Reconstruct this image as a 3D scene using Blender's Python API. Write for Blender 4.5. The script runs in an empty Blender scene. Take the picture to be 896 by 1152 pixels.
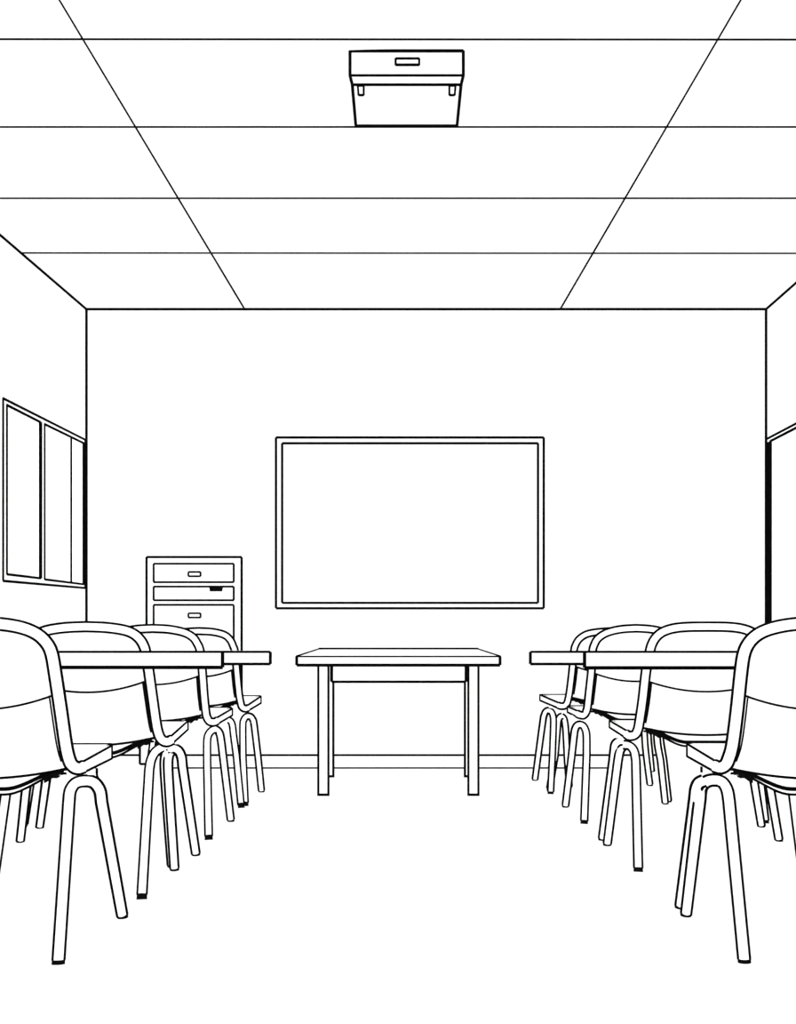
import bpy, math
from mathutils import Vector
C = bpy.context.scene.collection
F = 1000.0          # focal length in pixels of the 896 px wide frame
CX, HY, EYE = 448.0, 712.0, 0.87

def P(px, py, s):
    """world point seen at (px,py) where one metre covers s pixels (depth = F/s)"""
    return Vector(((px-CX)/s, F/s, EYE-(py-HY)/s))
def fs(py):          # scale of a floor point
    return (py-HY)/EYE
CAM = Vector((0, 0, EYE))

# ---------------------------------------------------------------- materials
def white(name, a, b, scale):
    m = bpy.data.materials.new(name); m.use_nodes = True
    n = m.node_tree.nodes; l = m.node_tree.links; n.clear()
    out = n.new('ShaderNodeOutputMaterial'); d = n.new('ShaderNodeBsdfDiffuse')
    nz = n.new('ShaderNodeTexNoise'); nz.inputs['Scale'].default_value = scale
    tc = n.new('ShaderNodeTexCoord'); r = n.new('ShaderNodeValToRGB')
    r.color_ramp.elements[0].color = (a, a, a, 1); r.color_ramp.elements[1].color = (b, b, b, 1)
    l.new(tc.outputs['Object'], nz.inputs['Vector']); l.new(nz.outputs['Fac'], r.inputs['Fac'])
    l.new(r.outputs['Color'], d.inputs['Color']); l.new(d.outputs['BSDF'], out.inputs['Surface'])
    return m
M = {k: white(k, a, b, s) for k, a, b, s in (
    ('white_plaster', .88, .91, 3), ('white_floor', .89, .92, 5), ('white_ceiling', .88, .91, 8),
    ('white_metal', .88, .92, 20), ('white_laminate', .89, .92, 6), ('white_plastic', .88, .91, 15),
    ('white_board', .90, .92, 2))}
M['ink'] = white('ink', .0, .004, 30)
M['rubber'] = white('rubber', .0, .006, 60)
g = bpy.data.materials.new('clear_glass'); g.use_nodes = True
n = g.node_tree.nodes; n.clear(); l = g.node_tree.links
o_ = n.new('ShaderNodeOutputMaterial'); mx = n.new('ShaderNodeMixShader'); mx.inputs[0].default_value = .1
t_ = n.new('ShaderNodeBsdfTransparent'); d_ = n.new('ShaderNodeBsdfDiffuse'); d_.inputs['Color'].default_value = (.9, .9, .9, 1)
l.new(t_.outputs[0], mx.inputs[1]); l.new(d_.outputs[0], mx.inputs[2]); l.new(mx.outputs[0], o_.inputs[0])
M['clear_glass'] = g

# ---------------------------------------------------------------- mesh builder
LW = 1.2          # weight of the inked lines
class MB:
    def __init__(s): s.v = []; s.f = []; s.m = []
    def face(s, idx, k): s.f.append(idx); s.m.append(k)
    def tube(s, pts, r, k=0, n=10):
        """round bar along pts; r a number or a list"""
        pts = [Vector(p) for p in pts]
        if len(pts) < 2: return
        rr = r if isinstance(r, (list, tuple)) else [r]*len(pts)
        up = None; base = len(s.v); N = len(pts)
        for i, p in enumerate(pts):
            t = (pts[min(i+1, N-1)]-pts[max(i-1, 0)]).normalized()
            if up is None:
                up = Vector((0, 0, 1)) if abs(t.z) < .9 else Vector((1, 0, 0))
            a = (up - t*up.dot(t)).normalized(); b = t.cross(a); up = a
            for j in range(n):
                w = 2*math.pi*(j+.5)/n
                s.v.append(p+(a*math.cos(w)+b*math.sin(w))*rr[i])
        for i in range(N-1):
            for j in range(n):
                a0 = base+i*n+j; a1 = base+i*n+(j+1) % n
                s.face((a0, a1, a1+n, a0+n), k)
        s.face(tuple(base+j for j in range(n))[::-1], k)
        s.face(tuple(base+(N-1)*n+j for j in range(n)), k)
    def line(s, pts, r): s.tube(pts, r*LW, 1, 8)
    def outline_tube(s, pts, r, w, a=0, b=0, left=True, right=True):
        """round bar with an inked line of half-width w along either side"""
        s.tube(pts, r, 0, 14)
        N = len(pts); rr = r if isinstance(r, (list, tuple)) else [r]*N
        L, R = [], []
        for i, p in enumerate(pts):
            t = (pts[min(i+1, N-1)]-pts[max(i-1, 0)]).normalized()
            v = (p-CAM).normalized(); sd = v.cross(t).normalized()
            f_ = t.cross(sd).normalized(); f_ = f_ if f_.dot(v) < 0 else -f_
            L.append(p+(sd*.92+f_*.39)*rr[i]); R.append(p+(-sd*.92+f_*.39)*rr[i])
        w *= 1.15
        if left: s.line(L[a:], w)
        if right: s.line(R[b:], w)
        return L, R
    def hexa(s, fr, bk, edges='', w=.003, k=0):
        """solid between quads fr and bk (TL,TR,BR,BL); edges: f = front ring, b = back ring, digits = links"""
        b = len(s.v); s.v += [Vector(p) for p in fr]+[Vector(p) for p in bk]
        for q in ((0, 3, 2, 1), (4, 5, 6, 7), (0, 1, 5, 4), (1, 2, 6, 5), (2, 3, 7, 6), (3, 0, 4, 7)):
            s.face(tuple(b+i for i in q), k)
        fr = [Vector(p) for p in fr]; bk = [Vector(p) for p in bk]
        if 'f' in edges:
            for i in range(4): s.line([fr[i], fr[(i+1) % 4]], w)
        if 'b' in edges:
            for i in range(4): s.line([bk[i], bk[(i+1) % 4]], w)
        for c in edges:
            if c.isdigit(): s.line([fr[int(c)], bk[int(c)]], w)
    def strip(s, A, B, thick, k=0):
        """solid sheet between curves A and B, thick pushed along +Y"""
        b = len(s.v); n = len(A); T = Vector((0, thick, 0))
        for p, q in zip(A, B): s.v += [p, q, p+T, q+T]
        for i in range(n-1):
            c = b+4*i; d = c+4
            for q in ((c, c+1, d+1, d), (c+2, d+2, d+3, c+3), (c, d, d+2, c+2), (c+1, c+3, d+3, d+1)):
                s.face(q, k)
        s.face((b, b+2, b+3, b+1), k); e = b+4*(n-1); s.face((e, e+1, e+3, e+2), k)
    def build(s, name, mats, parent=None, origin=None):
        me = bpy.data.meshes.new(name)
        o = origin if origin is not None else Vector((0, 0, 0))
        me.from_pydata([tuple(v-o) for v in s.v], [], s.f); 
        for m in (mats if isinstance(mats, (list, tuple)) else (mats, 'ink')): me.materials.append(M[m])
        for p, k in zip(me.polygons, s.m): p.material_index = k
        me.validate(); me.update()
        ob = bpy.data.objects.new(name, me); C.objects.link(ob)
        if parent: ob.parent = parent
        elif origin is not None: ob.location = o
        return ob
def smooth(pts, n=6):
    """Catmull-Rom through points"""
    pts = [Vector(p) for p in pts]; out = []
    q = [pts[0]*2-pts[1]]+pts+[pts[-1]*2-pts[-2]]
    for i in range(1, len(q)-2):
        a, b, c, d = q[i-1:i+3]
        for j in range(n):
            t = j/n
            out.append(.5*((2*b)+(c-a)*t+(2*a-5*b+4*c-d)*t*t+(3*b-a-3*c+d)*t**3))
    out.append(pts[-1]); return out
def thing(name, label, cat, loc, group=None):
    o = bpy.data.objects.new(name, None); C.objects.link(o); o.location = loc
    o.empty_display_size = .1
    o['label'] = label; o['category'] = cat
    if group: o['group'] = group
    return o
def struct(o): o['kind'] = 'structure'; return o

# ---------------------------------------------------------------- the room
SW = 175.0
XL, XR, YB = (96.5-CX)/SW, (863-CX)/SW, F/SW
HC = EYE+(HY-347)/SW
YF = -0.6
KL = (HC-P(0, 264, (0-CX)/XL).z)/(YB-F/((0-CX)/XL))       # the ceiling sinks slightly towards the viewer on the left
KR = (HC-P(896, 318, (896-CX)/XR).z)/(YB-F/((896-CX)/XR))
def ceil_z(x, y):
    t = (x-XL)/(XR-XL); return HC-((1-t)*KL+t*KR)*(YB-y)
def on_ceiling(px, py):
    s = 250.
    for _ in range(60):
        p = P(px, py, s); s = (HY-py)/(ceil_z(p.x, p.y)-EYE)
    return P(px, py, s)
px1 = 1/SW
b = MB()
b.v += [Vector((XL-.1, YF, 0)), Vector((XR+.1, YF, 0)), Vector((XR+.1, YB+.1, 0)), Vector((XL-.1, YB+.1, 0)),
        Vector((XL-.1, YF, -.1)), Vector((XR+.1, YF, -.1)), Vector((XR+.1, YB+.1, -.1)), Vector((XL-.1, YB+.1, -.1))]
for q in ((0, 1, 2, 3), (7, 6, 5, 4), (0, 4, 5, 1), (1, 5, 6, 2), (2, 6, 7, 3), (3, 7, 4, 0)): b.face(q, 0)
struct(b.build('floor', 'white_floor'))
# ceiling
b = MB(); NX, NY = 12, 16
for j in range(NY+1):
    for i in range(NX+1):
        x = XL+(XR-XL)*i/NX; y = YF+(YB-YF)*j/NY; b.v.append(Vector((x, y, ceil_z(x, y))))
for j in range(NY+1):
    for i in range(NX+1):
        x = XL+(XR-XL)*i/NX; y = YF+(YB-YF)*j/NY; b.v.append(Vector((x, y, ceil_z(x, y)+.1)))
K = (NX+1)*(NY+1)
for j in range(NY):
    for i in range(NX):
        a = j*(NX+1)+i
        b.face((a, a+NX+1, a+NX+2, a+1), 0); b.face((a+K, a+1+K, a+NX+2+K, a+NX+1+K), 0)
D = Vector((0, 0, -.001))
def cline(p0, p1, w, n=14):
    pts = []
    for i in range(n+1):
        t = i/n; q = on_ceiling(p0[0]+(p1[0]-p0[0])*t, p0[1]+(p1[1]-p0[1])*t); pts.append(q+D)
    b.tube(pts, [w/(F/q.y) for q in pts], 1, 6)
GW = 1.22
for x0, y0, x1, y1 in ((25, 284, 896, 284.5), (0, 222.5, 896, 222.5), (0, 142.3, 896, 142.3), (0, 43.5, 896, 44)):
    k = (y1-y0)/(x1-x0)
    if x0 == 0: x0 = CX+XL*F/on_ceiling(0, y0).y*.998; y0 += k*x0
    x1 = CX+XR*F/on_ceiling(x1, y1).y*.998; y1 += k*(x1-896)
    cline((x0, y0), (x1, y1), GW, 24)
cline((275, 347), (64-240*.5995, -245), GW, 20); cline((631, 347), (836+240*.584, -244), GW, 20)
# the grid goes on overhead, beyond the picture
for y in (2.55, 1.95, 1.35, .75, .15):
    b.line([Vector((XL+(XR-XL)*i/8, y, ceil_z(XL+(XR-XL)*i/8, y)-.001)) for i in range(9)], .003)
struct(b.build('ceiling', 'white_ceiling'))
# back wall
b = MB(); HT = HC
b.hexa([(XL-.1, YB, HT), (XR+.1, YB, HT), (XR+.1, YB, 0), (XL-.1, YB, 0)],
       [(XL-.1, YB+.1, HT), (XR+.1, YB+.1, HT), (XR+.1, YB+.1, 0), (XL-.1, YB+.1, 0)])
W = 1.3*px1; HW = W*.8
b.line([(XL, YB-HW, HC-HW), (XR, YB-HW, HC-HW)], W)
b.line([(XL+HW, YB-HW, HC), (XL+HW, YB-HW, 0)], W); b.line([(XR-HW, YB-HW, HC), (XR-HW, YB-HW, 0)], W)
struct(b.build('wall_back', 'white_plaster'))
# side walls with their openings
def side_wall(name, X, sgn, y0, y1, z0a, z0b, z1a, z1b, kx):
    """opening from y0 to y1, sill z0a->z0b, head z1a->z1b"""
    b = MB(); o = sgn*.1
    def zt(y): return ceil_z(X, y)
    def panel(ya, yb, za, zb, zc, zd):   # za,zb bottom at ya,yb ; zc,zd top at ya,yb
        b.hexa([(X, ya, zc), (X, yb, zd), (X, yb, zb), (X, ya, za)],
               [(X+o, ya, zc), (X+o, yb, zd), (X+o, yb, zb), (X+o, ya, za)])
    panel(YF, y0, 0, 0, zt(YF), zt(y0))
    if y1 < YB-.002: panel(y1, YB, 0, 0, zt(y1), zt(YB))
    if z0a > .01: panel(y0, y1, 0, 0, z0a, z0b)
    panel(y0, y1, z1a, z1b, zt(y0), zt(y1))
    pts = [Vector((X-sgn*.004, YF+(YB-YF)*i/12, zt(YF+(YB-YF)*i/12)-.004)) for i in range(13)]
    b.tube(pts, [1.6*max(p.y, 1.5)/F for p in pts], 1, 6)
    return struct(b.build(name, 'white_plaster'))
def PL(px, py, dx=0):   # point of the left wall
    s = (CX-px)/(-XL); p = P(px, py, s); p.x += dx; return p
def PR(px, py, dx=0):
    s = (px-CX)/XR; p = P(px, py, s); p.x += dx; return p
# window_1, left wall
o1, o2, o3, o4 = PL(3, 448), PL(95.3, 494.5), PL(95.3, 661.5), PL(3, 653.5)
side_wall('wall_left', XL, -1, o1.y, o2.y, o4.z, o3.z, o1.z, o2.z, 0)
def quad_ring(b, outer, inner, dx):
    T = Vector((dx, 0, 0)); n0 = len(b.v)
    b.v += list(outer)+list(inner)+[p+T for p in outer]+[p+T for p in inner]
    for i in range(4):
        j = (i+1) % 4
        b.face((n0+i, n0+j, n0+4+j, n0+4+i), 0); b.face((n0+8+i, n0+12+i, n0+12+j, n0+8+j), 0)
        b.face((n0+i, n0+8+i, n0+8+j, n0+j), 0); b.face((n0+4+i, n0+4+j, n0+12+j, n0+12+i), 0)
def loop(b, q, w):
    for i in range(4): b.line([q[i], q[(i+1) % 4]], w)
win = struct(thing('window_1', 'white framed two-pane window in the left wall beside the back corner', 'window', (XL, (o1.y+o2.y)/2, o4.z)))
del win['category']
WO = Vector(win.location)
def build_in(b, name, mat, parent): return b.build(name, mat, parent, Vector(parent.location))
pa = [PL(7.3, 455.5), PL(45.2, 474.8), PL(45.2, 650.5), PL(7.3, 646)]
pb = [PL(49.8, 477), PL(94, 498.5), PL(94, 657.3), PL(49.8, 651.8)]
b = MB(); e = Vector((-.001, 0, 0))
m0, m1 = PL(47.5, 471), PL(47.5, 653.5)
# frame: outer ring round both panes plus the mullion
c0 = [o1, PL(47.5, 470.2), PL(47.5, 657.4), o4]
c1 = [PL(47.5, 470.2), o2, o3, PL(47.5, 657.4)]
quad_ring(b, c0, pa, -.05); quad_ring(b, c1, pb, -.05)
loop(b, [o1, o2, o3, o4], .0062)
build_in(b, 'window_frame', 'white_plastic', win)
for q, w in ((pa, .006), (pb, .006)):
    b = MB(); loop(b, q, w)
    if q is pa: b.line([q[1]+Vector((.001, .008, 0)), q[2]+Vector((.001, .008, 0))], .006)
    sash = build_in(b, 'sash', ('ink', 'ink'), win)
    b = MB(); T = Vector((-.006, 0, 0)); T0 = Vector((-.02, 0, 0))
    b.hexa([p+T0 for p in q], [p+T0+T for p in q], k=0)
    b.build('glass_pane', 'clear_glass', sash, WO)
b = MB()
b.hexa([PL(79, 490.5), PL(79.9, 491), PL(79.9, 655.3), PL(79, 655.2)], [PL(79, 490.5, -.03), PL(79.9, 491, -.03), PL(79.9, 655.3, -.03), PL(79, 655.2, -.03)])
b.line([PL(79.6, 491), PL(79.6, 655.2)], .0075)
build_in(b, 'glazing_bar', 'white_plastic', win)
# door_1, right wall
dz = P(863, 494, SW).z; dz2 = dz
d_far, d_near = YB-.002, 4.55
side_wall('wall_right', XR, 1, d_near, d_far, 0, 0, dz, dz, 0)
door = struct(thing('door_1', 'white door in the right wall hard against the back corner', 'door', (XR, (d_far+d_near)/2, 0)))
del door['category']
b = MB()
zin = PR(896, 481.5).z
for ya, yb, za, zb in ((d_near, d_near+.04, 0, dz), (d_far-.04, d_far, 0, dz), (d_near, d_far, zin, dz)):
    b.hexa([(XR, ya, zb), (XR, yb, zb), (XR, yb, za), (XR, ya, za)], [(XR+.08, ya, zb), (XR+.08, yb, zb), (XR+.08, yb, za), (XR+.08, ya, za)])
b.line([(XR, d_near, dz), (XR, d_far, dz)], .0068); b.line([(XR-.001, d_near, zin), (XR-.001, d_far-.06, zin)], .0068)
b.line([(XR-.001, d_far-.058, zin), (XR-.001, d_far-.055, 0)], .0075)
b.line([(XR-.001, d_far-.025, zin), (XR-.001, d_far-.02, 0)], .010)
b.line([(XR, d_near, dz), (XR, d_near, 0)], .0068)
build_in(b, 'door_frame', 'white_plastic', door)
b = MB()
b.hexa([(XR+.012, d_near+.04, zin), (XR+.012, d_far-.04, zin), (XR+.012, d_far-.04, .005), (XR+.012, d_near+.04, .005)],
       [(XR+.05, d_near+.04, zin), (XR+.05, d_far-.04, zin), (XR+.05, d_far-.04, .005), (XR+.05, d_near+.04, .005)])
build_in(b, 'door_leaf', 'white_laminate', door)
# baseboard
b = MB(); sb = 175.4
def S(px, py, s=sb): return P(px, py, s)
b.hexa([S(120, 849.3), S(752, 849.3), P(752, 865, sb), P(120, 865, sb)],
       [P(120, 849.3, SW), P(752, 849.3, SW), P(752, 864.6, SW), P(120, 864.6, SW)])
b.line([S(120, 849.5), S(741, 849.5)], 1.0/sb); b.line([S(195, 864.1)+Vector((0, -.004, 0)), S(688, 864.1)+Vector((0, -.004, 0))], 1.0/sb)
struct(b.build('baseboard_back', 'white_plastic'))

# ---------------------------------------------------------------- whiteboard
wb = thing('whiteboard', 'large white framed whiteboard hanging on the back wall above the teacher table', 'whiteboard', P(461, 684, 175.6))
s1 = 176.2
O = [P(310.7, 492.2, s1), P(612, 492.2, s1), P(612, 684.3, s1), P(310.7, 684.3, s1)]
I = [P(317.6, 498.7, s1), P(605.6, 498.7, s1), P(605.6, 678.2, s1), P(317.6, 678.2, s1)]
b = MB(); n0 = len(b.v)
T = Vector((0, .03, 0)); b.v += O+I+[p+T for p in O]+[p+T for p in I]
for i in range(4):
    j = (i+1) % 4
    b.face((i, j, 4+j, 4+i), 0); b.face((8+i, 12+i, 12+j, 8+j), 0); b.face((i, 8+i, 8+j, j), 0); b.face((4+i, 4+j, 12+j, 12+i), 0)
loop(b, O, 1.25/s1); loop(b, I, 1.2/s1)
build_in(b, 'board_frame', 'white_metal', wb)
b = MB(); e1 = Vector((0, .012, 0)); e2 = Vector((0, .03, 0))
b.hexa([p+e1 for p in I], [p+e2 for p in I]); build_in(b, 'writing_surface', 'white_board', wb)

# ---------------------------------------------------------------- filing cabinet
s2 = 183.5; yb2 = .24
fc = thing('filing_cabinet', 'tall narrow drawer cabinet with a thick frame against the back wall behind the left chairs', 'cabinet', Vector((P(218, 0, s2).x, F/s2+.12, 0)))
def box_px(b, x0, y0, x1, y1, s, depth, edges='', w=.003, k=0, dy=0):
    q = [P(x0, y0, s), P(x1, y0, s), P(x1, y1, s), P(x0, y1, s)]
    d0 = Vector((0, dy, 0)); d1 = Vector((0, dy+depth, 0))
    b.hexa([p+d0 for p in q], [p+d1 for p in q], edges, w, k)
b = MB(); box_px(b, 165, 626.7, 272, 790, s2, yb2, 'f', 1.2/s2); build_in(b, 'cabinet_body', 'white_metal', fc)
for i, (ya, yb) in enumerate(((634.3, 655), (660, 675.3), (680.5, 778))):
    b = MB(); box_px(b, 173.3, ya, 263.3, yb, s2, .03, 'f', 1.05/s2, dy=-.006)
    dr = build_in(b, 'drawer', 'white_metal', fc)
    b = MB()
    if i == 1:
        q = [P(236, 660, s2), P(251.3, 660, s2), P(250.3, 665.4, s2), P(237, 665.4, s2)]
        a_ = Vector((0, -.02, 0)); c_ = Vector((0, -.006, 0))
        b.hexa([p+a_ for p in q], [p+c_ for p in q])
        h = b.build('drawer_latch', 'rubber', dr, Vector(fc.location)); h['label'] = 'black latch at the upper right of the drawer'
    else:
        yy = 643.8 if i == 0 else 690
        box_px(b, 213.2, yy, 226.8, yy+4.8, s2, .02, 'f', .95/s2, dy=-.026)
        b.build('drawer_handle', 'white_metal', dr, Vector(fc.location))
for x in (157.5, 266.5):
    b = MB(); box_px(b, x if x < 200 else 270.5, 790 if x > 200 else 836, x+12 if x < 200 else 273.5, 859.5, s2, .04, 'f' if x < 200 else '', 1.2/s2)
    lx = x+9 if x < 200 else x+4.2
    if x < 200: box_px(b, 166, 788, 170, 836, s2, .04)
    b.hexa([P(lx, 859, s2), P(lx+4, 859, s2), Vector((P(lx+4, 0, s2).x, F/s2, 0)), Vector((P(lx, 0, s2).x, F/s2, 0))],
           [P(lx, 859, s2)+Vector((0, .03, 0)), P(lx+4, 859, s2)+Vector((0, .03, 0)), Vector((P(lx+4, 0, s2).x, F/s2+.03, 0)), Vector((P(lx, 0, s2).x, F/s2+.03, 0))])
    build_in(b, 'leg', 'white_metal', fc)

# ---------------------------------------------------------------- teacher table
tt = thing('teacher_table', 'plain rectangular table with square legs standing alone below the whiteboard', 'table', Vector((0, 5.0, 0)))
st, sk = 213.0, 178.5
b = MB()
tf = [P(334, 738.6, st), P(562.8, 738.6, st), P(562.8, 748.3, st), P(334, 748.3, st)]
tb = [P(358.5, 730.6, sk), P(538.5, 730.6, sk)]; tb += [tb[1]+Vector((0, 0, -.045)), tb[0]+Vector((0, 0, -.045))]
b.hexa(tf, tb, '')
w = 1.15/st
b.line([tf[3], tf[2]], 1.6/st); b.line([tf[0], tf[3]], 1.5/st); b.line([tf[1], tf[2]], 1.5/st); b.line([tf[0], tf[1]], .8/st)
b.line([tb[0]+Vector((0, -.003, .003)), tb[1]+Vector((0, -.003, .003))], 1.35/sk); b.line([tf[0], tb[0]], 1.2/st); b.line([tf[1], tb[1]], 1.2/st)
build_in(b, 'tabletop', 'white_laminate', tt)
def zt_table(s):
    a = (1000/s-1000/st)/(1000/sk-1000/st); return tf[3].z*(1-a)+tb[3].z*a
def sq_leg(x0, x1, yfoot, nm='leg', w_=1.15, inner=None):
    s = fs(yfoot); a = P(x0, yfoot, s); c = P(x1, yfoot, s); z = zt_table(s)-.002
    d = Vector((0, .055, 0))
    q = [Vector((a.x, a.y, z)), Vector((c.x, c.y, z)), c, a]
    b = MB(); b.hexa(q, [p+d for p in q], '', .003)
    b.line([q[0], q[3]], w_/s); b.line([q[1], q[2]], w_/s); b.line([q[3]+Vector((0, 0, .005)), q[2]+Vector((0, 0, .005))], 1.5/s)
    build_in(b, nm, 'white_laminate', tt)
sq_leg(358.3, 369.7, 895.3); sq_leg(527.2, 538.5, 895.3)
sq_leg(364.5, 375.2, 874.5, w_=1.2); sq_leg(523.3, 534, 874.5, w_=1.2)
b = MB(); sa = 205.0
zt_a = zt_table(sa)
q = [Vector((P(373.3, 0, sa).x, F/sa, zt_a)), Vector((P(524.6, 0, sa).x, F/sa, zt_a)), P(524.6, 767, sa), P(373.3, 767, sa)]
b.hexa(q, [p+Vector((0, .02, 0)) for p in q])
b.line([q[3], q[2]], 1.3/sa); b.line([q[0], q[3]], 1.6/sa); b.line([q[1], q[2]], 1.6/sa)
build_in(b, 'apron', 'white_laminate', tt)

# ---------------------------------------------------------------- projector under the ceiling
sp = F/on_ceiling(458, 56.8).y*1.003
pj = thing('ceiling_projector', 'white boxy projector mounted flat under the ceiling grid', 'projector', P(458, 57, sp))
b = MB()
Z0 = P(394.5, 95.5, sp); spb = sp*(HY-141.2)/(HY-95.5)
fr = [P(394, 57.5, sp), P(521.5, 57.5, sp), P(521.5, 85, sp), P(394, 85, sp)]
ztop = fr[0].z
up = Vector((0, 0, 0))
BB = [P(400.5, 141, spb), P(514.5, 141, spb)]
bt = [Vector((BB[0].x, BB[0].y, ztop)), Vector((BB[1].x, BB[1].y, ztop)), BB[1], BB[0]]
lip = [P(394, 85, sp), P(521.5, 85, sp), P(519, 95.3, sp), P(396.5, 95.3, sp)]
n0 = len(b.v)
b.v += [fr[0], fr[1], lip[1], lip[0], lip[2], lip[3], bt[0], bt[1], bt[2], bt[3]]
for q in ((0, 3, 2, 1), (3, 5, 4, 2), (5, 9, 8, 4), (0, 1, 7, 6), (6, 7, 8, 9), (0, 6, 9, 5, 3), (1, 2, 4, 8, 7)): b.face(q, 0)
w = 1.6/sp
for q in ((fr[0], fr[1]), (fr[0], lip[0]), (fr[1], lip[1])): b.line(q, w)
b.line((lip[0], lip[1]), 1.25/sp); b.line((lip[3], lip[2]), 1.25/sp)
for q in ((BB[0], BB[1]),): b.line(q, 1.9/spb)
b.line((lip[0], lip[3], BB[0]), w); b.line((lip[1], lip[2], BB[1]), w)
build_in(b, 'housing', 'white_plastic', pj)
b = MB(); box_px(b, 445.3, 67.6, 471.8, 74.6, sp, .012, 'f', 1.2/sp, dy=-.008); build_in(b, 'lens_slot', 'white_plastic', pj)
for x0, x1, sg in ((402.8, 409.4, 1), (505.8, 512.6, -1)):
    b = MB()
    q = [P(x0, 97, sp), P(x1, 97, sp), P(x1-.8*(sg < 0), 107.4, sp), P(x0+.8*(sg > 0), 107.4, sp)]
    dd = Vector((0, -.002, 0))
    q2 = [p+dd for p in q]; b.hexa(q2, [p+Vector((0, .02, 0)) for p in q2], 'f', 1.1/sp); build_in(b, 'foot', 'white_plastic', pj)
# ceiling bracket between the housing and the ceiling
zc = ceil_z(fr[0].x+.2, fr[0].y+.1)
if zc > ztop+.002:
    b = MB(); x0, x1, y0, y1 = fr[0].x+.12, fr[1].x-.12, fr[0].y+.09, bt[0].y-.05
    b.hexa([(x0, y0, zc+.01), (x1, y0, zc+.01), (x1, y0, ztop-.01), (x0, y0, ztop-.01)], [(x0, y1, zc+.01), (x1, y1, zc+.01), (x1, y1, ztop-.01), (x0, y1, ztop-.01)])
    build_in(b, 'ceiling_mount', 'white_plastic', pj)

# ---------------------------------------------------------------- chairs
def J(foot, path, s_top, n=5):
    """leg path from the floor to its top; pixel points, scale runs from the foot's to s_top"""
    sf_ = fs(foot[1]); y0 = foot[1]; y1 = path[-1][1]
    L = [P(foot[0], foot[1], sf_)]
    for (x, y) in path:
        t = (y0-y)/(y0-y1); s = 1/((1-t)/sf_+t/s_top)
        L.append(P(x, y, s))
    # straight run subdivided so that the spline does not overshoot
    a, c = L[0], L[1]
    return [a, a+(c-a)*.33, a+(c-a)*.66]+smooth(L[1:], n)
def chair(label, m, sh, sf, cxp, hoop, bend, rail, legs, group, px=1.15, dz=0., rl=.0150, rh=.0155, seat_y=None, wl=(), rt=4., seam=0.):
    sgn = m
    base = Vector(((cxp-CX)/sh, F/((sh+sf)/2), 0))
    root = thing('classroom_chair', label, 'chair', base, group)
    w = px/sh
    # hoop: apex -> post -> bend -> rail, mirrored on the wall side
    A = [P(x, y, sh) for x, y in hoop]+[P(x, y, sh) for x, y in bend[:-1]]+[P(bend[-1][0], bend[-1][1], sh*.995)]
    Fr = P(rail[0], rail[1], sf)
    A = smooth(A, 5)
    nb = len(A)
    cx = (cxp-CX)/sh
    def mir(p):
        t = (p.y-F/sh); return Vector((2*cx-p.x, p.y, p.z))
    B = [mir(p) for p in A]
    full = B[::-1]+A[1:]
    N = len(full); mid = N//2
    b = MB()
    rr = [rh]*N
    L, R = b.outline_tube(full, rr, w)
    # flat side rails running forward from the foot of the hoop
    e_ = bend[-1]; k_ = rh*sh*.93; s_ = sh*.985
    face_ = [P(e_[0], e_[1]-k_, s_), P(rail[0], rail[1]-rt, sf), P(rail[0], rail[1]+rt, sf), P(e_[0], e_[1]+k_, s_)]
    for q_, sg in ((face_, m), ([mir(p) for p in face_], -m)):
        d_ = Vector((-sg*.012, 0, 0))
        b.hexa(q_, [p+d_ for p in q_]); o_ = Vector((-sg*0+sg*w*.5, -w*.5, 0))
        for i in range(3): b.line([q_[i]+o_, q_[i+1]+o_], w*.9)
    build_in(b, 'back_frame', 'white_metal', root)
    # backrest: opaque panel held in the hoop
    half = [p for p in A[:nb] if p.z > P(0, 712+.34*sh, sh).z-.002]
    def low(u, side, mid_, pw=2.0): return mid_+(side-mid_)*abs(u)**pw
    xs = []
    hw = abs(half[-1].x-cx)
    top = []
    cur = [mir(p) for p in half][::-1]+half[1:]
    b = MB()
    # columns from left to right: for each x the panel goes from the hoop down to the lower curve
    K = 36; Tp = []; Bt = []
    def hoop_top(x):
        best = None
        for p, q in zip(half, half[1:]):
            a0, a1 = sorted((abs(p.x-cx), abs(q.x-cx)))
            if a0-1e-5 <= abs(x-cx) <= a1+1e-5:
                t = 0 if abs(q.x-p.x) < 1e-6 else (abs(x-cx)-abs(p.x-cx))/(abs(q.x-cx)-abs(p.x-cx))
                z = p.z+(q.z-p.z)*t
                best = z if best is None else max(best, z)
        return best if best is not None else half[-1].z
    ypl = F/sh+.004
    for i in range(K+1):
        u = -1+2*i/K; x = cx+u*hw*.999
        Tp.append(Vector((x, ypl, hoop_top(x))))
        Bt.append(Vector((x, ypl, EYE-low(u, .345, .3735)-dz)))
    for i in range(K+1):
        if Tp[i].z < Bt[i].z+.002: Tp[i].z = Bt[i].z+.002
    b.strip(Tp, Bt, .012)
    # seam and lower rim
    def post_x(z):
        for p, q in zip(half, half[1:]):
            if (p.z-z)*(q.z-z) <= 0 and p.z < EYE-.02: 
                t = (z-p.z)/(q.z-p.z) if abs(q.z-p.z) > 1e-9 else 0
                return abs(p.x+(q.x-p.x)*t-cx)
        return hw
    hs = post_x(EYE-.16-dz-seam)-rh
    b.line([Vector((cx+hs*(-1+2*i/24), ypl-.001, EYE-low(-1+2*i/24, .160, .197)-dz-seam)) for i in range(25)], w*.85)
    for sg in (-1, 1):
        ln = []
        for i in range(13):
            z = EYE-dz-(.16+seam+(.17-seam)*i/12); ln.append(Vector((cx+sg*(post_x(z)-rh-.0095+.002*(i/12)**3), ypl-.0015, z)))
        b.line(ln, w*(.62 if sh > 400 else .9))
    hb = hw-rh*.5
    b.line([Vector((cx+hb*(-1+2*i/30), ypl-.001, EYE-low(-1+2*i/30, .345, .3735)-dz)) for i in range(31)], w*.95)
    build_in(b, 'backrest', 'white_plastic', root)
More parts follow.
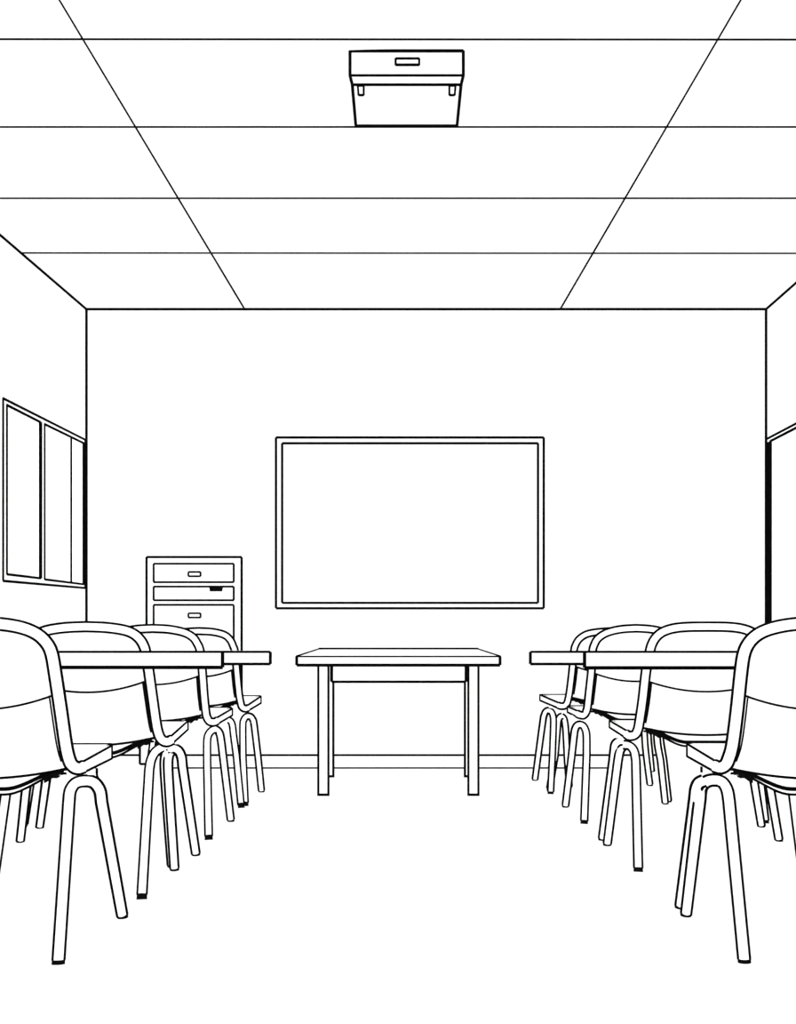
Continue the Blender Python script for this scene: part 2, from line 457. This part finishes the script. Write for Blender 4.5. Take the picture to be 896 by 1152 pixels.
    # seat: dished shell, rear lip then the flat front edge
    b = MB()
    lipA, lipB, lipC = [], [], []
    def cz(u, cmid, cside):
        a = abs(u); t = 0 if a < .3 else min(1, (a-.3)/.62)
        return cmid+(cside-cmid)*(t*t*(3-2*t))
    for i in range(41):
        u = -1+2*i/40; x = cx+u*(hw*.97)
        lipA.append(Vector((x, ypl+.001, EYE-low(u, .345, .3735)-dz-.001)))
        lipB.append(Vector((x, ypl+.001, EYE-cz(u, .400, .353)-dz)))
        lipC.append(Vector((x, ypl+.003, EYE-cz(u, .4145, .360)-dz)))
    b.strip(lipA, lipB, .02)
    b.line(lipB[2:-2], w*1.5)
    # seat surface from the rear lip to the front edge
    sy = seat_y if seat_y else rail[1]-7
    zf = P(0, sy, sf).z; yf = F/sf
    xi = abs(Fr.x-cx)
    n0 = len(b.v); NJ = 6
    for j in range(NJ+1):
        t = j/NJ
        for i in range(41):
            u = -1+2*i/40; ra = lipA[i]
            x1 = cx+u*(xi-.010)
            z1 = ra.z*(1-t)**1.2+zf*(1-(1-t)**1.2)
            for dd in (0, -.014): b.v.append(Vector((cx+u*(hw*.93*(1-t)+(xi-.010)*t), ra.y+(yf-ra.y)*t, z1+dd)))
    for j in range(NJ):
        for i in range(40):
            a = n0+(j*41+i)*2; c = a+82
            b.face((a, a+2, c+2, c), 0); b.face((a+1, c+1, c+3, a+3), 0)
    for i in range(40):
        a = n0+(NJ*41+i)*2; b.face((a, a+2, a+3, a+1), 0)
    b.line([Vector((cx-xi, yf, zf)), Vector((cx+xi, yf, zf))], px*.95/sf)
    build_in(b, 'seat', 'white_plastic', root)
    b = MB(); b.strip(lipB, lipC, .012); b.line(lipC[1:-1], w*.95)
    # black clamps where the lip meets the frame
    build_in(b, 'seat_bearer', 'white_metal', root)
    for sg in (-1, 1):
        b = MB()
        def q(u, dr, dy=0): return Vector((cx+sg*hw*u, ypl-.004+dy, EYE-dr-dz))
        prof = [q(.70, .374), q(.80, .353), q(.90, .346), q(.965, .343), q(.945, .352), q(.90, .3535), q(.885, .364), q(.85, .361), q(.83, .372), q(.78, .371), q(.70, .385)]
        n0 = len(b.v); d = Vector((0, .02, 0)); b.v += prof+[p+d for p in prof]; k = len(prof)
        b.face(tuple(range(n0, n0+k)), 0); b.face(tuple(range(n0+2*k-1, n0+k-1, -1)), 0)
        for i in range(k): b.face((n0+i, n0+(i+1) % k, n0+k+(i+1) % k, n0+k+i), 0)
        build_in(b, 'seat_clamp', 'rubber', root)
        # mounting block between side rail and leg arch
        b = MB(); r0 = A[nb-1].lerp(Fr, .30); 
        if sg*sgn < 0: r0 = mir(r0)
        h0 = .034 if m > 0 else .030; hx = .013; tp = rt/sf+.004
        r0 = r0+Vector((0, 0 if sh > 400 else .035, 0))
        b.hexa([r0+Vector((-hx, 0, -tp)), r0+Vector((hx, 0, -tp)), r0+Vector((hx, 0, -h0)), r0+Vector((-hx, 0, -h0))],
               [r0+Vector((-hx, .04, -tp)), r0+Vector((hx, .04, -tp)), r0+Vector((hx, .04, -h0)), r0+Vector((-hx, .04, -h0))])
        if sh > 400: b.line([r0+Vector((hx*m, -.001, -tp+.007)), r0+Vector((hx*m, -.001, -h0))], w*.9)
        build_in(b, 'mounting_block', 'white_metal', root)
    # legs
    def add_leg(name, pts, r, lw):
        b = MB(); pts = list(pts)
        d0 = (pts[1]-pts[0]).normalized(); b.outline_tube([pts[0]+d0*(.0075+r*math.hypot(d0.x, d0.y))]+pts[1:], r, lw)
        lg = build_in(b, name, 'white_metal', root)
        b = MB(); d = (pts[1]-pts[0]).normalized()
        p0 = Vector((pts[0].x, pts[0].y, 0.0))
        hf = .0085+1.0*r*math.hypot(d.x, d.y)
        b.tube([p0+Vector((0, 0, .0005)), p0+Vector((d.x/d.z, d.y/d.z, 1))*hf], [r*1.14, r*1.1], 0, 14)
        b.build('rubber_foot', 'rubber', lg, Vector(root.location))
        return lg
    vis = {}
    for nm, foot, path in legs:
        s_top = F/((F/sh+F/sf)/2) if nm != 'wall' else F/((F/sh+F/sf)/2)
        pts = J(foot, path, s_top)
        add_leg('leg' if nm != 'brace' else 'leg_brace', pts, rl, (px*.95)/fs(foot[1]))
        vis.setdefault(nm, pts)
        if nm in ('rear', 'front') and not wl:
            add_leg('leg', [mir(p) for p in pts], rl, (px*.95)/fs(foot[1]))
    s_top = F/((F/sh+F/sf)/2)
    for foot, path in wl:
        add_leg('leg', J(foot, path, s_top), rl*.95, (px*.95)/fs(foot[1]))
    return root
GL = 'chairs along the left side'; GR = 'chairs along the right side'
chair('nearest chair of the left row, its curved back cut by the left picture edge', 1, 440, 385, -28,
      [(-28, 701), (0, 702), (24, 706), (41, 713), (52, 723), (58, 735), (62, 757), (68.5, 800), (74, 838), (78, 855)],
      [(81.5, 861), (87, 864.3), (93, 863)], (125.5, 846),
      [('rear', (65.5, 1085), [(77.5, 903), (79, 890), (84, 882), (91, 879), (99, 878.5)]),
       ('front', (138, 1032), [(114.5, 903), (112.5, 890), (107.5, 882), (102, 879), (97, 878.5)])], GL, rt=7.3, px=1.35, seat_y=837.3)
chair('second chair of the left row, right behind the nearest desk end', 1, 340, 300, 97,
      [(97, 705), (120, 706), (140, 709), (151, 713.5), (158, 720), (162, 727), (164, 734), (167.5, 755), (171, 780), (175.5, 812)],
      [(178, 824), (181.5, 831.5), (187, 834.5), (192, 833)], (211, 816),
      [('rear', (159.5, 1012), [(168, 866), (169.8, 856), (174, 847), (180, 842), (186, 840)]),
       ('front', (220.7, 962), [(205.5, 862), (204.3, 852), (201, 845), (196, 842), (190, 842)]),
       ('brace', (196.5, 979), [(191, 895), (189.5, 870), (189.3, 856), (191, 848), (195, 843.5)]),
       ('brace', (193.5, 975), [(187.5, 895), (185.8, 870), (185.5, 856), (187, 848), (189, 843.5)])], GL, rt=4.8, px=1.25, seat_y=811.6,
      wl=[((22.7, 947), [(29.3, 888), (38, 838)]), ((44.5, 931), [(51.5, 880), (58, 830)])])
chair('third chair of the left row, in front of the drawer cabinet', 1, 266, 238, 172,
      [(172, 707), (190, 708), (207, 711.5), (217, 717), (222, 724), (225.4, 733), (227.7, 755), (229.5, 780), (231.5, 800)],
      [(233, 807), (236, 811.5), (240, 812.5), (243, 811.5)], (261, 801),
      [('rear', (235, 945), [(233.2, 860), (233.2, 834), (235, 826), (239, 821.5), (244, 820)]),
       ('front', (260, 924), [(251, 850), (249, 834), (247.5, 826), (244.5, 821.5), (240, 820)])], GL, rt=3.8, seam=.022, px=1.15, seat_y=796.3,
      wl=[((121.8, 940), [(114, 895), (104, 868), (103, 845), (103, 815)]), ((118.5, 922), [(113, 893), (104, 868), (104, 845), (104, 810)])])
chair('farthest chair of the left row, seat corner reaching past the drawer cabinet', 1, 226, 200, 224,
      [(224, 710), (240, 711), (253, 714.5), (259.5, 720.5), (262.5, 727), (264.5, 733.5), (266.5, 755), (269, 780), (271, 791)],
      [(272.3, 795), (275, 797), (278, 796.8)], (293.2, 787.2),
      [('rear', (276, 907), [(273.5, 850), (273.3, 817), (274.5, 810), (277, 806.5), (280, 805.5)]),
       ('front', (294.5, 891), [(290.3, 850), (286, 815), (284.5, 809.5), (282, 806.3), (278.5, 805.5)]),
       ('brace', (271.7, 909), [(266, 850), (263, 828), (261.5, 816), (259, 811), (254, 809)])], GL, rt=3.8, seam=.03, px=1.15, seat_y=783.2,
      dz=-.008, wl=[((165.3, 905), [(167, 870), (172, 835), (175, 800)]), ((166.5, 889), [(168, 865), (175, 830), (178, 797)])])
chair('nearest chair of the right row, its curved back cut by the right picture edge', -1, 440, 395, 924,
      [(924, 701), (896, 702), (872, 706), (855, 712.5), (844, 722), (837.5, 735), (834, 757), (829.5, 800), (824.5, 838), (820, 854)],
      [(817, 860), (811.5, 863.5), (805, 862)], (773.8, 843.8),
      [('rear', (838, 1083), [(820.5, 900), (818.5, 889), (814, 881), (808, 878), (800, 877.5)]),
       ('front', (772, 1030), [(787.5, 900), (789, 887), (793, 881), (799, 878), (806, 877.5)]),
       ('brace', (765.5, 1021), [(782, 900), (783.7, 888), (787, 881), (793, 878)])], GR, rt=7, px=1.35, seat_y=836,
      )
chair('second chair of the right row, right behind the nearest desk end', -1, 308, 280, 796,
      [(796, 705), (774, 705.3), (758, 707), (746, 711), (738.5, 717), (734, 724.5), (731.5, 733), (727.2, 755), (723.5, 787), (719.8, 812)],
      [(717.8, 821.5), (714.5, 826.5), (709.5, 828), (706, 826.5)], (686.5, 814.5),
      [('rear', (718.5, 981), [(715.7, 856), (714, 846), (710.5, 840.5), (705, 838), (700, 838)]),
       ('front', (683.3, 951), [(695.5, 856), (697.5, 846), (700, 841), (704, 838.3), (707, 838)]),
       ('brace', (677.8, 945), [(690, 856), (691.5, 843), (693, 837), (697, 834), (701, 833.5)])], GR, rt=3.8, seam=.018, px=1.2, seat_y=810.3,
      wl=[((877, 946), [(868, 893), (857, 838), (850, 820)]), ((857.3, 930), [(849, 880), (841.5, 835), (838, 812)])])
chair('third chair of the right row, half hidden behind the second one', -1, 246, 228, 716,
      [(716, 706.8), (702, 707.6), (690, 709.7), (680, 713.3), (672.5, 719), (668.7, 726), (667, 733), (665.7, 755), (663, 780), (661.5, 794)],
      [(660, 800.5), (657, 804.5), (653.5, 804.5), (651, 803.5)], (639.3, 798),
      [('rear', (657.5, 927), [(660.3, 850), (660.2, 828), (658.5, 820), (655.5, 816), (651.5, 815)]),
       ('front', (636.3, 908), [(643.5, 850), (646, 828), (647.3, 820.5), (650, 816), (654, 815)])], GR, rt=3.2, seam=.025, px=1.15, seat_y=794.5,
      wl=[((749, 904.5), [(743.5, 855), (740, 835), (739, 808)]), ((752.5, 902), [(747, 855), (743, 830), (742, 805)])])
chair('farthest chair of the right row, nearest to the teacher table', -1, 216, 192, 689,
      [(689, 709.8), (673, 711), (660.5, 713.5), (652, 719), (647.7, 726), (646, 733), (644, 755), (641.2, 778), (639.5, 787)],
      [(638, 791.5), (635.3, 794), (632.5, 794.5), (630, 794)], (608.3, 784.8),
      [('rear', (619.7, 893.5), [(621.8, 850), (623, 815), (622.5, 806), (620.5, 801), (616.5, 799)]),
       ('front', (602, 878), [(605.8, 850), (611, 812), (612.5, 804.5), (615, 800), (619, 799)]),
       ('brace', (618.3, 889), [(625, 850), (627.5, 820), (628.2, 812), (630, 807), (633, 805.5)]),
       ('brace', (641, 886), [(638.5, 855), (637, 825), (636, 814), (634.5, 808), (631.5, 805.5)])], GR, rt=3.2, seam=.025, px=1.15, seat_y=781.8,
      dz=-.01, wl=[((731.8, 884), [(728, 855), (726, 835), (724, 795)]), ((733.8, 868), [(732, 850), (730, 830), (728, 790)])])

# ---------------------------------------------------------------- student desks
def desk(label, m, xe, s0, y0, y1, s_back, legs, w):
    xw = XL+.02 if m > 0 else XR-.02
    a = P(xe, y0, s0); c = P(xe, y1, s0); yb = F/s_back
    xb = a.x*yb/a.y-m*.004
    root = thing('student_desk', label, 'desk', Vector(((a.x+xw)/2, a.y, 0)), 'long white student desks')
    b = MB()
    fr = [Vector((xw, a.y, a.z)), a, c, Vector((xw, a.y, c.z))]
    bk = [Vector((xw, yb, a.z)), Vector((xb, yb, a.z)), Vector((xb, yb, c.z)), Vector((xw, yb, c.z))]
    if m < 0: fr = [fr[1], fr[0], fr[3], fr[2]]; bk = [bk[1], bk[0], bk[3], bk[2]]
    b.hexa(fr, bk)
    b.line([fr[0], fr[1]], w[0]/s0); b.line([fr[3], fr[2]], w[1]/s0); b.line([a, c], w[2]/s0)
    build_in(b, 'desktop', 'white_laminate', root)
    for foot, path in legs:
        s = fs(foot[1]); b = MB()
        sm = 2/(1/s0+1/s_back); yu = HY+(EYE-c.z)*sm
        p0 = P(foot[0], foot[1], s)
        p1 = P(foot[0]+(path[0]-foot[0])*(foot[1]-yu)/(foot[1]-path[1]), yu, sm)
        b.outline_tube([p0.lerp(p1, .015), p0.lerp(p1, .5), p1], .0135, 1.1/s)
        lg = build_in(b, 'leg', 'white_metal', root)
        b = MB(); b.tube([p0+Vector((0, 0, .001)), p0.lerp(p1, .016)], .0150, 0, 14)
        b.build('rubber_foot', 'rubber', lg, Vector(root.location))
    return root
desk('nearest left desk, long white slab crossing in front of the second and third left chairs', 1, 250.5, 370, 733.3, 750.8, 349,
     [((-11.5, 1020), (6, 896)), ((-60, 1030), (-45, 900)), ((-230, 1008), (-222, 896)), ((-265, 1030), (-255, 900))], (1.2, 1.9, 1.7))
desk('far left desk, only its aisle end showing beside the cabinet', 1, 304.3, 252, 733.3, 747, 235,
     [((27, 930), (33.5, 888)), ((25.8, 920), (29.6, 888)), ((-45, 930), (-42, 885)), ((-20, 920), (-18, 885))], (1.2, 1.4, 1.5))
desk('nearest right desk, long white slab crossing in front of the second right chair', -1, 658, 370, 733.3, 751.3, 349,
     [((909, 1020), (893.5, 896)), ((960, 1030), (945, 900)), ((1240, 1008), (1232, 896)), ((1290, 1030), (1280, 900))], (1.2, 1.9, 1.7))
desk('far right desk, only its aisle end showing beside the teacher table', -1, 597, 235, 733.3, 747, 221,
     [((862, 926.5), (857, 885)), ((861, 918), (857, 885)), ((965, 920), (960, 885)), ((985, 912), (980, 885))], (1.2, 1.4, 1.5))

# ---------------------------------------------------------------- light, sky, camera
wd = bpy.data.worlds.new('world'); bpy.context.scene.world = wd; wd.use_nodes = True
wd.node_tree.nodes['Background'].inputs[0].default_value = (1, 1, 1, 1)
wd.node_tree.nodes['Background'].inputs[1].default_value = 1.1
for i, rot in enumerate(((0, 0, 0), (math.pi, 0, 0), (math.pi/2, 0, 0), (-math.pi/2, 0, 0), (0, math.pi/2, 0), (0, -math.pi/2, 0))):  # added shadowless suns along every axis, even fill light with no real source
    L = bpy.data.lights.new('shadowless_fill', 'SUN'); L.energy = 3.3; L.use_shadow = False; L.angle = .5
    o = bpy.data.objects.new('shadowless_fill', L); C.objects.link(o); o.rotation_euler = rot; o.location = (0, 2, 2)
cam = bpy.data.cameras.new('camera'); co = bpy.data.objects.new('camera', cam); C.objects.link(co)
co.location = CAM; co.rotation_euler = (math.pi/2, 0, 0)
cam.sensor_fit = 'HORIZONTAL'; cam.sensor_width = 36; cam.lens = 36*F/896
cam.shift_y = (HY-576)/896; cam.shift_x = 0; cam.clip_start = .02
sc = bpy.context.scene; sc.camera = co
sc.cycles.diffuse_bounces = 0
sc.view_settings.view_transform = 'Standard'; sc.view_settings.look = 'None'
sc.view_settings.exposure = 0; sc.view_settings.gamma = 1; sc.view_settings.use_curve_mapping = False
